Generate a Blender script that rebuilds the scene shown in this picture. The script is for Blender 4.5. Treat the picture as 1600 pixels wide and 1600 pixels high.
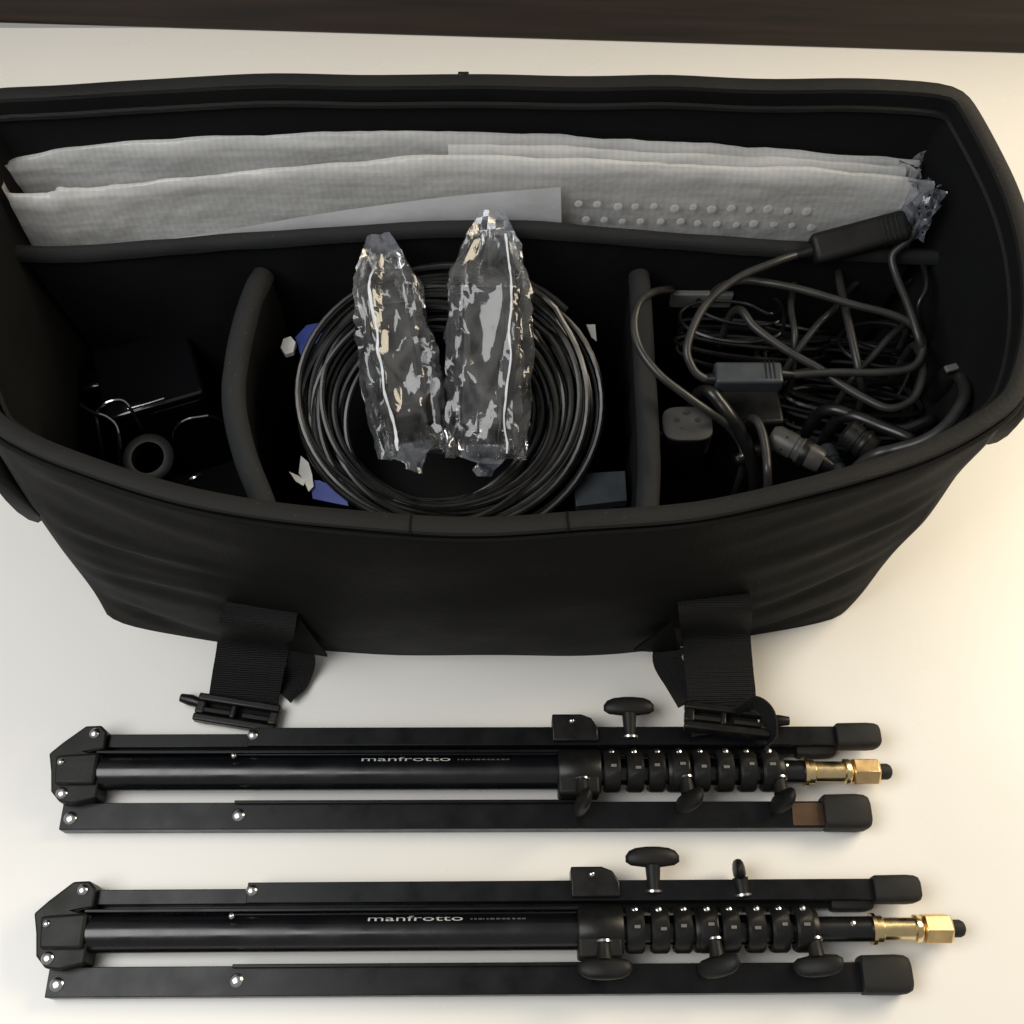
import bpy, bmesh, math, random
from mathutils import Vector, Matrix, noise

# ------------------------------------------------------------------ camera, world, lights
for o in list(bpy.data.objects): bpy.data.objects.remove(o)
SC = bpy.context.scene
COL = SC.collection
CAM_H = 1.145
TILT = math.radians(28.0)
FPX = 1755.0                                   # focal length in pixels of the 1600 px photograph
cam_d = bpy.data.cameras.new('camera')
cam = bpy.data.objects.new('camera', cam_d); COL.objects.link(cam)
cam.location = (0, 0, CAM_H); cam.rotation_euler = (TILT, 0, 0)
cam_d.sensor_width = 36; cam_d.lens = 36 * FPX / 1600
cam_d.clip_start = 0.02; cam_d.clip_end = 60
SC.camera = cam

w = bpy.data.worlds.new('World'); SC.world = w; w.use_nodes = True
bg = w.node_tree.nodes['Background']
bg.inputs[0].default_value = (1.0, 0.985, 0.95, 1); bg.inputs[1].default_value = 0.27

def area(name, loc, target, size, power, color, sizey=None):
    d = bpy.data.lights.new(name, 'AREA'); d.energy = power; d.color = color
    d.shape = 'RECTANGLE'; d.size = size; d.size_y = sizey or size
    o = bpy.data.objects.new(name, d); COL.objects.link(o)
    o.location = loc
    o.rotation_euler = (Vector(target) - Vector(loc)).to_track_quat('-Z', 'Y').to_euler()
    return o
area('warm_window_light', (1.75, 1.15, 1.35), (0.35, 0.55, 0), 1.1, 42, (1.0, 0.85, 0.62))
area('cool_ceiling_light', (-1.15, 0.05, 1.85), (-0.55, 0.35, 0), 1.3, 30, (0.985, 0.99, 0.98))
SC.view_settings.view_transform = 'Standard'; SC.view_settings.look = 'None'
SC.view_settings.gamma = 1; SC.view_settings.exposure = 0.0

# ------------------------------------------------------------------ helpers
CT, ST = math.cos(TILT), math.sin(TILT)
def ray(px, py):
    u = (px - 800) / FPX; v = (800 - py) / FPX
    return Vector((u, ST + v * CT, -CT + v * ST))
def P(px, py, z):                              # point of the place at height z
    d = ray(px, py); t = (CAM_H - z) / -d.z
    return Vector((d.x * t, d.y * t, z))
def PY(px, py, Y):                             # point of the place at depth Y
    d = ray(px, py); t = Y / d.y
    return Vector((d.x * t, Y, CAM_H + d.z * t))
def lerp(a, b, t): return a + (b - a) * t
def smooth(a, b, x):
    x = min(1, max(0, (x - a) / (b - a))); return x * x * (3 - 2 * x)

def spline(pts, n=8, closed=False):
    pts = [Vector(p) for p in pts]; out = []; N = len(pts)
    def g(i):
        return pts[i % N] if closed else pts[min(max(i, 0), N - 1)]
    for i in range(N if closed else N - 1):
        p0, p1, p2, p3 = g(i - 1), g(i), g(i + 1), g(i + 2)
        for k in range(n):
            t = k / n
            out.append(0.5 * ((2 * p1) + (p2 - p0) * t + (2 * p0 - 5 * p1 + 4 * p2 - p3) * t * t + (3 * p1 - p0 - 3 * p2 + p3) * t ** 3))
    if not closed: out.append(pts[-1].copy())
    return out

class MB:
    def __init__(s): s.v = []; s.f = []
    def add(s, vs, fs):
        b = len(s.v); s.v += [Vector(x) for x in vs]; s.f += [tuple(b + i for i in f) for f in fs]; return s
    def grid(s, rows, closed_u=False, closed_v=False):
        n = len(rows); m = len(rows[0]); fs = []
        for i in range(n if closed_v else n - 1):
            for j in range(m if closed_u else m - 1):
                fs.append((i * m + j, i * m + (j + 1) % m, ((i + 1) % n) * m + (j + 1) % m, ((i + 1) % n) * m + j))
        return s.add([p for r in rows for p in r], fs)
    def box(s, c, d, M=None):
        c = Vector(c); vs = []
        for z in (-.5, .5):
            for y in (-.5, .5):
                for x in (-.5, .5):
                    p = Vector((x * d[0], y * d[1], z * d[2]))
                    vs.append(c + (M @ p if M else p))
        return s.add(vs, [(0, 2, 3, 1), (4, 5, 7, 6), (0, 1, 5, 4), (2, 6, 7, 3), (0, 4, 6, 2), (1, 3, 7, 5)])
    def prism(s, poly, z0, z1):
        n = len(poly)
        vs = [(x, y, z0) for x, y in poly] + [(x, y, z1) for x, y in poly]
        fs = [tuple(range(n - 1, -1, -1)), tuple(range(n, 2 * n))] + [(i, (i + 1) % n, n + (i + 1) % n, n + i) for i in range(n)]
        return s.add(vs, fs)
    def lathe(s, prof, p0, axis, seg=24, cap=True):       # prof: (distance along axis, radius)
        a = Vector(axis).normalized(); p0 = Vector(p0)
        x = a.orthogonal().normalized(); y = a.cross(x)
        rows = [[p0 + a * h + (x * math.cos(2 * math.pi * k / seg) + y * math.sin(2 * math.pi * k / seg)) * r for k in range(seg)] for h, r in prof]
        b = len(s.v); s.grid(rows, closed_u=True)
        if cap:
            s.f.append(tuple(b + k for k in range(seg - 1, -1, -1))); e = b + (len(prof) - 1) * seg
            s.f.append(tuple(e + k for k in range(seg)))
        return s
    def tube(s, path, r, seg=8, closed=False):
        n = len(path); rows = []; up = Vector((0.13, 0.21, 1)).normalized()
        for i, p in enumerate(path):
            a = path[(i - 1) % n] if closed or i > 0 else path[0]
            b = path[(i + 1) % n] if closed or i < n - 1 else path[-1]
            d = (b - a)
            if d.length < 1e-9: d = Vector((1, 0, 0))
            d.normalize()
            u = up - d * up.dot(d)
            if u.length < 1e-3: u = d.orthogonal()
            u.normalize(); up = u; q = d.cross(u)
            rr = r[i] if isinstance(r, (list, tuple)) else r
            rows.append([p + (u * math.cos(2 * math.pi * k / seg) + q * math.sin(2 * math.pi * k / seg)) * rr for k in range(seg)])
        b0 = len(s.v); s.grid(rows, closed_u=True, closed_v=closed)
        if not closed:
            s.f.append(tuple(b0 + k for k in range(seg - 1, -1, -1))); e = b0 + (n - 1) * seg
            s.f.append(tuple(e + k for k in range(seg)))
        return s
    def build(s, name, mat, parent=None, bevel=0, seg=2, angle=40, sharp=False):
        org = Vector((0, 0, 0))
        if parent is not None and 'org' in ORG and parent.name in ORG['org']: org = ORG['org'][parent.name]
        me = bpy.data.meshes.new(name)
        me.from_pydata([tuple(p - org) for p in s.v], [], s.f); me.update()
        bm = bmesh.new(); bm.from_mesh(me); bmesh.ops.recalc_face_normals(bm, faces=bm.faces); bm.to_mesh(me); bm.free()
        if not sharp:
            me.polygons.foreach_set('use_smooth', [True] * len(me.polygons))
            me.set_sharp_from_angle(angle=math.radians(angle))
        o = bpy.data.objects.new(name, me); COL.objects.link(o)
        if mat: me.materials.append(mat)
        if parent is not None: o.parent = parent
        if bevel:
            b = o.modifiers.new('bevel', 'BEVEL'); b.width = bevel; b.segments = seg; b.limit_method = 'ANGLE'; b.angle_limit = math.radians(35)
        return o
ORG = {'org': {}}
def tag(o, label, cat, group=None):
    o['label'] = label; o['category'] = cat
    if group: o['group'] = group
    return o
def thing(name, label, cat, org=(0, 0, 0), group=None):   # children are written in world coordinates and moved to the base
    o = bpy.data.objects.new(name, None); COL.objects.link(o); o.empty_display_size = .03
    o.location = org; ORG['org'][o.name] = Vector(org)
    return tag(o, label, cat, group)
def sub(parent):                                          # sub-parts: a part sits at its thing's base
    pass
def subpart(mb, name, mat, part, org, **k):
    o = mb.build(name, mat, None, **k)
    me = o.data
    for v in me.vertices: v.co -= Vector(org)
    o.parent = part
    return o

# ------------------------------------------------------------------ materials
def mat(name, col, rough=.5, metal=0, spec=.5, bump=None, var=None, coat=0, sheen=0):
    m = bpy.data.materials.new(name); m.use_nodes = True
    nt = m.node_tree; b = nt.nodes['Principled BSDF']
    b.inputs['Base Color'].default_value = (*col, 1); b.inputs['Roughness'].default_value = rough
    b.inputs['Metallic'].default_value = metal; b.inputs['Specular IOR Level'].default_value = spec
    b.inputs['Coat Weight'].default_value = coat
    if sheen:
        b.inputs['Sheen Weight'].default_value = sheen; b.inputs['Sheen Roughness'].default_value = .5
    tc = nt.nodes.new('ShaderNodeTexCoord')
    if var:                                   # (scale, amount)
        n = nt.nodes.new('ShaderNodeTexNoise'); n.inputs['Scale'].default_value = var[0]; n.inputs['Detail'].default_value = 6
        nt.links.new(tc.outputs['Object'], n.inputs['Vector'])
        r = nt.nodes.new('ShaderNodeMapRange'); r.inputs['From Min'].default_value = .3; r.inputs['From Max'].default_value = .7
        r.inputs['To Min'].default_value = 1 - var[1]; r.inputs['To Max'].default_value = 1 + var[1]
        nt.links.new(n.outputs['Fac'], r.inputs['Value'])
        mx = nt.nodes.new('ShaderNodeVectorMath'); mx.operation = 'SCALE'; mx.inputs[0].default_value = col
        nt.links.new(r.outputs[0], mx.inputs['Scale']); nt.links.new(mx.outputs[0], b.inputs['Base Color'])
        r2 = nt.nodes.new('ShaderNodeMapRange'); r2.inputs['From Min'].default_value = .3; r2.inputs['From Max'].default_value = .7
        r2.inputs['To Min'].default_value = max(.02, rough - .08); r2.inputs['To Max'].default_value = min(1, rough + .08)
        nt.links.new(n.outputs['Fac'], r2.inputs['Value']); nt.links.new(r2.outputs[0], b.inputs['Roughness'])
    if bump:                                  # (scale, strength, distance)
        n = nt.nodes.new('ShaderNodeTexNoise'); n.inputs['Scale'].default_value = bump[0]; n.inputs['Detail'].default_value = 4
        nt.links.new(tc.outputs['Object'], n.inputs['Vector'])
        bp = nt.nodes.new('ShaderNodeBump'); bp.inputs['Strength'].default_value = bump[1]; bp.inputs['Distance'].default_value = bump[2]
        nt.links.new(n.outputs['Fac'], bp.inputs['Height']); nt.links.new(bp.outputs[0], b.inputs['Normal'])
    return m

def weave(name, col, scale, strength, rough=.8, spec=.25, rib=.07):
    m = mat(name, col, rough, spec=spec, var=(9, .18))
    nt = m.node_tree; b = nt.nodes['Principled BSDF']; tc = nt.nodes.new('ShaderNodeTexCoord')
    hs = []
    for ax in ('X', 'Z', 'Y'):
        wv = nt.nodes.new('ShaderNodeTexWave'); wv.bands_direction = ax; wv.inputs['Scale'].default_value = scale
        wv.inputs['Distortion'].default_value = .6
        nt.links.new(tc.outputs['Object'], wv.inputs['Vector']); hs.append(wv.outputs['Fac'])
    nz = nt.nodes.new('ShaderNodeTexNoise'); nz.inputs['Scale'].default_value = 38; nz.inputs['Detail'].default_value = 5
    nt.links.new(tc.outputs['Object'], nz.inputs['Vector'])
    acc = nz.outputs['Fac']
    for h in hs:
        a = nt.nodes.new('ShaderNodeMath'); a.operation = 'MULTIPLY_ADD'; a.inputs[1].default_value = rib
        nt.links.new(h, a.inputs[0]); nt.links.new(acc, a.inputs[2]); acc = a.outputs[0]
    v = nt.nodes.new('ShaderNodeTexVoronoi'); v.inputs['Scale'].default_value = 75; nt.links.new(tc.outputs['Object'], v.inputs['Vector'])   # lint
    lt = nt.nodes.new('ShaderNodeMath'); lt.operation = 'LESS_THAN'; lt.inputs[1].default_value = .05; nt.links.new(v.outputs['Distance'], lt.inputs[0])
    mx = nt.nodes.new('ShaderNodeMix'); mx.data_type = 'RGBA'; nt.links.new(lt.outputs[0], mx.inputs['Factor'])
    nt.links.new(b.inputs['Base Color'].links[0].from_socket, mx.inputs[6]); mx.inputs[7].default_value = tuple(min(1, c * 3 + .004) for c in col) + (1,)
    nt.links.new(mx.outputs[2], b.inputs['Base Color'])
    bp = nt.nodes.new('ShaderNodeBump'); bp.inputs['Strength'].default_value = strength; bp.inputs['Distance'].default_value = .003
    nt.links.new(acc, bp.inputs['Height']); nt.links.new(bp.outputs[0], b.inputs['Normal'])
    return m

M = {}
M['nylon'] = weave('black_nylon', (.0042, .0043, .0041), 260, .35, rough=.65, spec=.09)
M['binding'] = weave('grey_black_binding', (.0105, .0105, .010), 320, .4, rough=.6, spec=.2)
M['lining'] = weave('black_lining', (.0065, .0068, .0072), 300, .3, rough=.8, spec=.12)
M['divider'] = weave('padded_divider_cloth', (.0075, .0078, .0085), 300, .4, rough=.8, spec=.12)
M['edge'] = weave('divider_lit_edge', (.020, .021, .022), 300, .5, rough=.8, spec=.15)  # light on the divider tops put into a paler cloth colour
M['webbing'] = weave('black_webbing', (.0065, .0065, .0065), 170, .6, rough=.65, spec=.22, rib=.22)
M['plastic'] = mat('black_plastic', (.0075, .0075, .0075), .36, spec=.3, var=(60, .2), bump=(400, .15, .0006))
M['plastic_matt'] = mat('matt_black_plastic', (.0085, .0085, .008), .48, spec=.25, var=(40, .25), bump=(500, .25, .0006))
M['rubber'] = mat('black_rubber', (.015, .0145, .0135), .65, spec=.3, var=(50, .25), bump=(350, .3, .0008))
M['anodised'] = mat('black_anodised_aluminium', (.0045, .0050, .0062), .30, spec=.24, var=(35, .15), bump=(180, .06, .0004))
M['tube'] = mat('black_gloss_tube', (.004, .0045, .006), .26, spec=.6, var=(30, .15), bump=(90, .05, .0004))
M['steel'] = mat('polished_steel', (.62, .62, .62), .22, metal=1, bump=(300, .1, .0004))
M['brass'] = mat('polished_brass', (.88, .69, .38), .24, metal=1, var=(70, .06), bump=(120, .03, .0003))
M['brass_dull'] = mat('brushed_brass_nut', (.84, .60, .30), .36, metal=1, var=(70, .1), bump=(300, .15, .0004))
M['brown_reflection'] = mat('warm_leg_reflection', (.085, .048, .026), .35, metal=.4, var=(40, .15))  # warm reflection on a leg end put into a brown colour
M['cable'] = mat('black_cable_pvc', (.0095, .0095, .0095), .30, spec=.5, var=(50, .2))
M['cable_grey'] = mat('dark_grey_cable_pvc', (.026, .026, .025), .38, spec=.45, var=(50, .2))
M['grey_plastic'] = mat('grey_plastic', (.14, .14, .13), .45, var=(60, .15), bump=(300, .15, .0005))
M['slate_plastic'] = mat('slate_plastic', (.032, .039, .046), .42, var=(60, .15), bump=(300, .15, .0005))
M['label_grey'] = mat('dull_grey_label', (.045, .045, .045), .6, spec=.2, var=(60, .2))
M['connector'] = mat('dark_grey_metal', (.055, .055, .052), .4, spec=.4, var=(80, .2), bump=(400, .2, .0005))
M['hole'] = mat('socket_black', (.004, .004, .004), .6)
M['blue'] = mat('blue_card', (.045, .07, .30), .5, var=(40, .15), bump=(120, .2, .001))
M['white_card'] = mat('white_card', (.78, .77, .72), .55, var=(60, .08), bump=(150, .25, .001))
M['print'] = mat('grey_white_print', (.52, .53, .53), .5, var=(90, .1))
M['print_dim'] = mat('worn_grey_print', (.085, .085, .085), .5, var=(90, .2))
M['gloss_black'] = mat('gloss_black_enamel', (.004, .004, .005), .10, spec=.5, coat=.3, bump=(60, .03, .0005))
M['dark_chrome'] = mat('dark_chrome', (.42, .42, .43), .12, metal=1)
M['tape'] = mat('smooth_grey_film', (.66, .67, .68), .30, spec=.5, var=(14, .12), bump=(35, .25, .003))

def floor_mat():
    m = mat('white_laminate', (.845, .830, .79), .30, spec=.45, var=(3.2, .018))
    nt = m.node_tree; b = nt.nodes['Principled BSDF']; tc = nt.nodes.new('ShaderNodeTexCoord')
    base = b.inputs['Base Color'].links[0].from_socket
    v = nt.nodes.new('ShaderNodeTexVoronoi'); v.inputs['Scale'].default_value = 7.5
    nt.links.new(tc.outputs['Object'], v.inputs['Vector'])
    wn = nt.nodes.new('ShaderNodeSeparateColor'); nt.links.new(v.outputs['Color'], wn.inputs[0])
    th = nt.nodes.new('ShaderNodeMath'); th.operation = 'MULTIPLY'; th.inputs[1].default_value = .026
    pw = nt.nodes.new('ShaderNodeMath'); pw.operation = 'POWER'; pw.inputs[1].default_value = 2.5
    nt.links.new(wn.outputs[0], pw.inputs[0]); nt.links.new(pw.outputs[0], th.inputs[0])
    lt = nt.nodes.new('ShaderNodeMath'); lt.operation = 'LESS_THAN'
    nt.links.new(v.outputs['Distance'], lt.inputs[0]); nt.links.new(th.outputs[0], lt.inputs[1])
    fac = nt.nodes.new('ShaderNodeMath'); fac.operation = 'MULTIPLY'; nt.links.new(lt.outputs[0], fac.inputs[0]); nt.links.new(wn.outputs[1], fac.inputs[1])
    mx = nt.nodes.new('ShaderNodeMix'); mx.data_type = 'RGBA'
    nt.links.new(fac.outputs[0], mx.inputs['Factor']); nt.links.new(base, mx.inputs[6]); mx.inputs[7].default_value = (.33, .29, .22, 1)
    nt.links.new(mx.outputs[2], b.inputs['Base Color'])
    n = nt.nodes.new('ShaderNodeTexNoise'); n.inputs['Scale'].default_value = 22; nt.links.new(tc.outputs['Object'], n.inputs['Vector'])
    bp = nt.nodes.new('ShaderNodeBump'); bp.inputs['Strength'].default_value = .05; bp.inputs['Distance'].default_value = .002
    nt.links.new(n.outputs['Fac'], bp.inputs['Height']); nt.links.new(bp.outputs[0], b.inputs['Normal'])
    return m
M['floor'] = floor_mat()

def wood_mat():
    m = mat('dark_stained_wood', (.02, .013, .010), .36, spec=.3)
    nt = m.node_tree; b = nt.nodes['Principled BSDF']; tc = nt.nodes.new('ShaderNodeTexCoord')
    mp = nt.nodes.new('ShaderNodeMapping'); mp.inputs['Scale'].default_value = (1.1, 6, 26)
    nt.links.new(tc.outputs['Object'], mp.inputs['Vector'])
    n = nt.nodes.new('ShaderNodeTexNoise'); n.inputs['Scale'].default_value = 2.2; n.inputs['Detail'].default_value = 8; n.inputs['Distortion'].default_value = .6
    nt.links.new(mp.outputs[0], n.inputs['Vector'])
    cr = nt.nodes.new('ShaderNodeValToRGB')
    cr.color_ramp.elements[0].position = .3; cr.color_ramp.elements[0].color = (.0055, .0033, .0024, 1)
    cr.color_ramp.elements[1].position = .72; cr.color_ramp.elements[1].color = (.030, .017, .011, 1)
    nt.links.new(n.outputs['Fac'], cr.inputs[0]); nt.links.new(cr.outputs[0], b.inputs['Base Color'])
    return m
M['wood'] = wood_mat()

def film_mat(name, haze, tint, rough, glossmin):
    m = bpy.data.materials.new(name); m.use_nodes = True; nt = m.node_tree; nt.nodes.clear()
    out = nt.nodes.new('ShaderNodeOutputMaterial')
    tr = nt.nodes.new('ShaderNodeBsdfTransparent'); tr.inputs[0].default_value = (.93, .94, .95, 1)
    gl = nt.nodes.new('ShaderNodeBsdfGlossy'); gl.inputs['Roughness'].default_value = rough
    df = nt.nodes.new('ShaderNodeBsdfDiffuse'); df.inputs[0].default_value = (*tint, 1)
    tl = nt.nodes.new('ShaderNodeBsdfTranslucent'); tl.inputs[0].default_value = (*tint, 1)
    tc = nt.nodes.new('ShaderNodeTexCoord')
    n = nt.nodes.new('ShaderNodeTexNoise'); n.inputs['Scale'].default_value = 26; n.inputs['Detail'].default_value = 7; n.inputs['Distortion'].default_value = 1.5
    nt.links.new(tc.outputs['Object'], n.inputs['Vector'])
    vz = nt.nodes.new('ShaderNodeTexVoronoi'); vz.inputs['Scale'].default_value = 55; vz.distance = 'MANHATTAN'
    nt.links.new(tc.outputs['Object'], vz.inputs['Vector'])
    bp = nt.nodes.new('ShaderNodeBump'); bp.inputs['Strength'].default_value = .16; bp.inputs['Distance'].default_value = .004
    nt.links.new(n.outputs['Fac'], bp.inputs['Height'])
    bp2 = nt.nodes.new('ShaderNodeBump'); bp2.inputs['Strength'].default_value = .05; bp2.inputs['Distance'].default_value = .001
    nt.links.new(vz.outputs['Distance'], bp2.inputs['Height']); nt.links.new(bp.outputs[0], bp2.inputs['Normal'])
    for s in (gl, df): nt.links.new(bp2.outputs[0], s.inputs['Normal'])
    ad = nt.nodes.new('ShaderNodeMixShader'); ad.inputs[0].default_value = .5
    nt.links.new(df.outputs[0], ad.inputs[1]); nt.links.new(tl.outputs[0], ad.inputs[2])
    hz = nt.nodes.new('ShaderNodeMapRange'); hz.inputs['From Min'].default_value = .38; hz.inputs['From Max'].default_value = .72
    hz.inputs['To Min'].default_value = haze * .35; hz.inputs['To Max'].default_value = haze * 1.9
    nt.links.new(n.outputs['Fac'], hz.inputs['Value'])
    m1 = nt.nodes.new('ShaderNodeMixShader'); nt.links.new(hz.outputs[0], m1.inputs[0])
    nt.links.new(tr.outputs[0], m1.inputs[1]); nt.links.new(ad.outputs[0], m1.inputs[2])
    fr = nt.nodes.new('ShaderNodeFresnel'); fr.inputs['IOR'].default_value = 1.5
    nt.links.new(bp2.outputs[0], fr.inputs['Normal'])
    fa = nt.nodes.new('ShaderNodeMath'); fa.operation = 'ADD'; fa.use_clamp = True; fa.inputs[1].default_value = glossmin
    nt.links.new(fr.outputs[0], fa.inputs[0])
    m2 = nt.nodes.new('ShaderNodeMixShader'); nt.links.new(fa.outputs[0], m2.inputs[0])
    nt.links.new(m1.outputs[0], m2.inputs[1]); nt.links.new(gl.outputs[0], m2.inputs[2])
    nt.links.new(m2.outputs[0], out.inputs[0])
    return m
M['film'] = film_mat('clear_cellophane', .10, (.78, .80, .83), .05, .022)
M['seam'] = film_mat('sealed_film_edge', .55, (.9, .91, .93), .12, .12)
M['seam_white'] = mat('white_heat_seal', (.85, .86, .88), .2, spec=.6, bump=(90, .3, .002))
M['film_blue'] = film_mat('bluish_clear_film', .22, (.62, .66, .80), .12, .08)

def bubble_mat():
    m = mat('grey_bubble_wrap', (.62, .62, .61), .28, spec=.7, var=(11, .16))
    nt = m.node_tree; b = nt.nodes['Principled BSDF']; tc = nt.nodes.new('ShaderNodeTexCoord')
    n = nt.nodes.new('ShaderNodeTexNoise'); n.inputs['Scale'].default_value = 45; n.inputs['Detail'].default_value = 6
    nt.links.new(tc.outputs['Object'], n.inputs['Vector'])
    v = nt.nodes.new('ShaderNodeTexVoronoi'); v.inputs['Scale'].default_value = 120
    nt.links.new(tc.outputs['Object'], v.inputs['Vector'])
    a = nt.nodes.new('ShaderNodeMath'); a.operation = 'MULTIPLY_ADD'; a.inputs[1].default_value = .5
    nt.links.new(v.outputs['Distance'], a.inputs[0]); nt.links.new(n.outputs['Fac'], a.inputs[2])
    bp = nt.nodes.new('ShaderNodeBump'); bp.inputs['Strength'].default_value = .5; bp.inputs['Distance'].default_value = .0018
    nt.links.new(a.outputs[0], bp.inputs['Height']); nt.links.new(bp.outputs[0], b.inputs['Normal'])
    mp = nt.nodes.new('ShaderNodeMapping'); mp.inputs['Scale'].default_value = (9, 9, 150)
    nt.links.new(tc.outputs['Object'], mp.inputs['Vector'])
    n2 = nt.nodes.new('ShaderNodeTexNoise'); n2.inputs['Scale'].default_value = 1.0; n2.inputs['Detail'].default_value = 6
    nt.links.new(mp.outputs[0], n2.inputs['Vector'])
    cr = nt.nodes.new('ShaderNodeValToRGB'); cr.color_ramp.elements[0].position = .32; cr.color_ramp.elements[0].color = (.62, .62, .615, 1)
    cr.color_ramp.elements[1].position = .68; cr.color_ramp.elements[1].color = (.86, .86, .855, 1)
    wv = nt.nodes.new('ShaderNodeTexWave'); wv.bands_direction = 'X'; wv.inputs['Scale'].default_value = 48; wv.inputs['Distortion'].default_value = 2.5; wv.inputs['Detail Scale'].default_value = 3
    nt.links.new(tc.outputs['Object'], wv.inputs['Vector'])
    wz = nt.nodes.new('ShaderNodeMath'); wz.operation = 'MULTIPLY_ADD'; wz.inputs[1].default_value = .12; nt.links.new(wv.outputs['Fac'], wz.inputs[0])
    ws = nt.nodes.new('ShaderNodeMath'); ws.operation = 'SUBTRACT'; ws.inputs[1].default_value = .06; nt.links.new(n2.outputs['Fac'], ws.inputs[0]); nt.links.new(ws.outputs[0], wz.inputs[2])
    nt.links.new(wz.outputs[0], cr.inputs[0]); nt.links.new(cr.outputs[0], b.inputs['Base Color'])
    out = nt.nodes['Material Output']
    tl = nt.nodes.new('ShaderNodeBsdfTranslucent'); tl.inputs[0].default_value = (.85, .85, .84, 1)
    tr = nt.nodes.new('ShaderNodeBsdfTransparent')
    m1 = nt.nodes.new('ShaderNodeMixShader'); m1.inputs[0].default_value = .38
    nt.links.new(b.outputs[0], m1.inputs[1]); nt.links.new(tl.outputs[0], m1.inputs[2])
    m2 = nt.nodes.new('ShaderNodeMixShader'); m2.inputs[0].default_value = .22
    nt.links.new(m1.outputs[0], m2.inputs[1]); nt.links.new(tr.outputs[0], m2.inputs[2])
    nt.links.new(m2.outputs[0], out.inputs[0])
    return m
M['bubble'] = bubble_mat()

# ------------------------------------------------------------------ setting
fl = MB().box((0, -.30, -.02), (6.0, 3.46, .04)).build('floor', M['floor']); fl['kind'] = 'structure'; fl['label'] = 'white glossy surface under everything'
A, B = P(0, 37, 0), P(1600, 84, 0)
dirn = (B - A); ang = math.atan2(dirn.y, dirn.x); mid = (A + B) / 2
R = Matrix.Rotation(ang, 3, 'Z')
pn = MB().box(mid + R @ Vector((0, .03, .25)), (5.6, .06, .5), R).build('wooden_panel', M['wood'], bevel=.003)
tag(pn, 'dark brown wooden panel standing along the far edge of the white surface', 'panel')

# ------------------------------------------------------------------ equipment bag
BAG = thing('equipment_bag', 'large open black nylon equipment bag with padded dividers and two front straps', 'bag', (-.04, .64, 0))
NE = 48                                            # points per side of the outline
CB = [Vector((-.447, .476, 0)), Vector((.372, .480, 0)), Vector((.372, .800, 0)), Vector((-.445, .800, 0))]
CTP = [Vector((-.440, .500, .352)), Vector((.418, .508, .356)), Vector((.410, .826, .418)), Vector((-.500, .826, .416))]
BOWB = [.045, .012, .008, .012]; BOWT = [.094, .046, .006, .028]
ZMID = [-.020, -.006, .012, -.006]
def ring(t, inset=0.0, dz=0.0):
    cs = [lerp(CB[i], CTP[i], t) for i in range(4)]
    pts = []
    for e in range(4):
        a, b = cs[e], cs[(e + 1) % 4]; d = (b - a); nrm = Vector((d.y, -d.x, 0)).normalized()
        bow = lerp(BOWB[e], BOWT[e], t) + .010 * math.sin(math.pi * t)
        for k in range(NE):
            s = k / NE; q = 1 - (2 * s - 1) ** 2; q = q ** .85
            p = a + d * s + nrm * bow * q; p.z += ZMID[e] * q * t
            pts.append(p)
    n = len(pts)
    for it in range(4):
        pts = [(pts[i - 1] + pts[i] * 2 + pts[(i + 1) % n]) / 4 for i in range(n)]
    pts = [p + Vector((.004 * noise.noise(Vector((p.x * 7, p.y * 7, 3 + 2 * t))), .005 * noise.noise(Vector((p.x * 6, p.y * 6, 8 + 2 * t))), .005 * t * noise.noise(Vector((p.x * 8, p.y * 8, 5))))) for p in pts]
    if inset or dz:
        o = []
        for i in range(n):
            d = pts[(i + 1) % n] - pts[i - 1]; nr = Vector((d.y, -d.x, 0)).normalized()
            o.append(pts[i] - nr * inset + Vector((0, 0, dz)))
        pts = o
    return pts
def wrinkle(e, k, t):
    s = abs(2 * (k / NE) - 1); w = 0
    if e == 0:
        m = smooth(.30, .95, s) * smooth(0, .12, t) * smooth(1.0, .86, t)
        m *= smooth(1.0, .86, s)
        ph = 4.6 * t - 1.1 * s + .45 * noise.noise(Vector((s * 2.2, t * 2.5, 4 if k < NE / 2 else 9)))
        sw = math.sin(2 * math.pi * ph); sw = math.copysign(abs(sw) ** 1.4, sw)
        w = m * (.0030 * sw * (.6 + .6 * noise.noise(Vector((s * 3, t * 3, 2.2)))) + .0016 * math.sin(2 * math.pi * (ph * 1.83 + .3)))
        w += .0025 * noise.noise(Vector((k * .11, t * 4, 1.7)))
    else:
        w = .004 * noise.noise(Vector((k * .12 + e * 7, t * 4, .3))) * smooth(1, .85, t)
    return w
TH = .017
def bag_rows():
    rows = []
    for i in range(37):
        t = i / 36; r = ring(t); n = len(r); out = []
        for j in range(n):
            d = r[(j + 1) % n] - r[j - 1]; nr = Vector((d.y, -d.x, 0)).normalized()
            out.append(r[j] + nr * wrinkle(j // NE, j % NE, t))
        rows.append(out)
    return rows
OUT = bag_rows()
INN = [ring(t, TH) for t in [1 - i / 14 * .96 for i in range(15)]]
EDGE = [ring(1, TH * (.5 - .5 * math.cos(math.pi * k / 6)), .28 * TH * math.sin(math.pi * k / 6) ** .6) for k in range(7)]
names = ['front_panel', 'side_panel', 'rear_panel', 'side_panel']
for e in range(4):
    idx = [(e * NE + k) % (4 * NE) for k in range(NE + 1)]
    mb = MB().grid([[r[j] for j in idx] for r in OUT])
    pan = mb.build(names[e], M['nylon'], BAG)
    lin = MB().grid([[r[j] for j in idx] for r in INN])
    lp = lin.build('lining', M['lining'], None)
    for v in lp.data.vertices: v.co -= Vector((-.04, .64, 0))
    lp.parent = pan
rim = MB().grid([list(r) for r in EDGE], closed_u=True).build('padded_rim', M['binding'], BAG)
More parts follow.
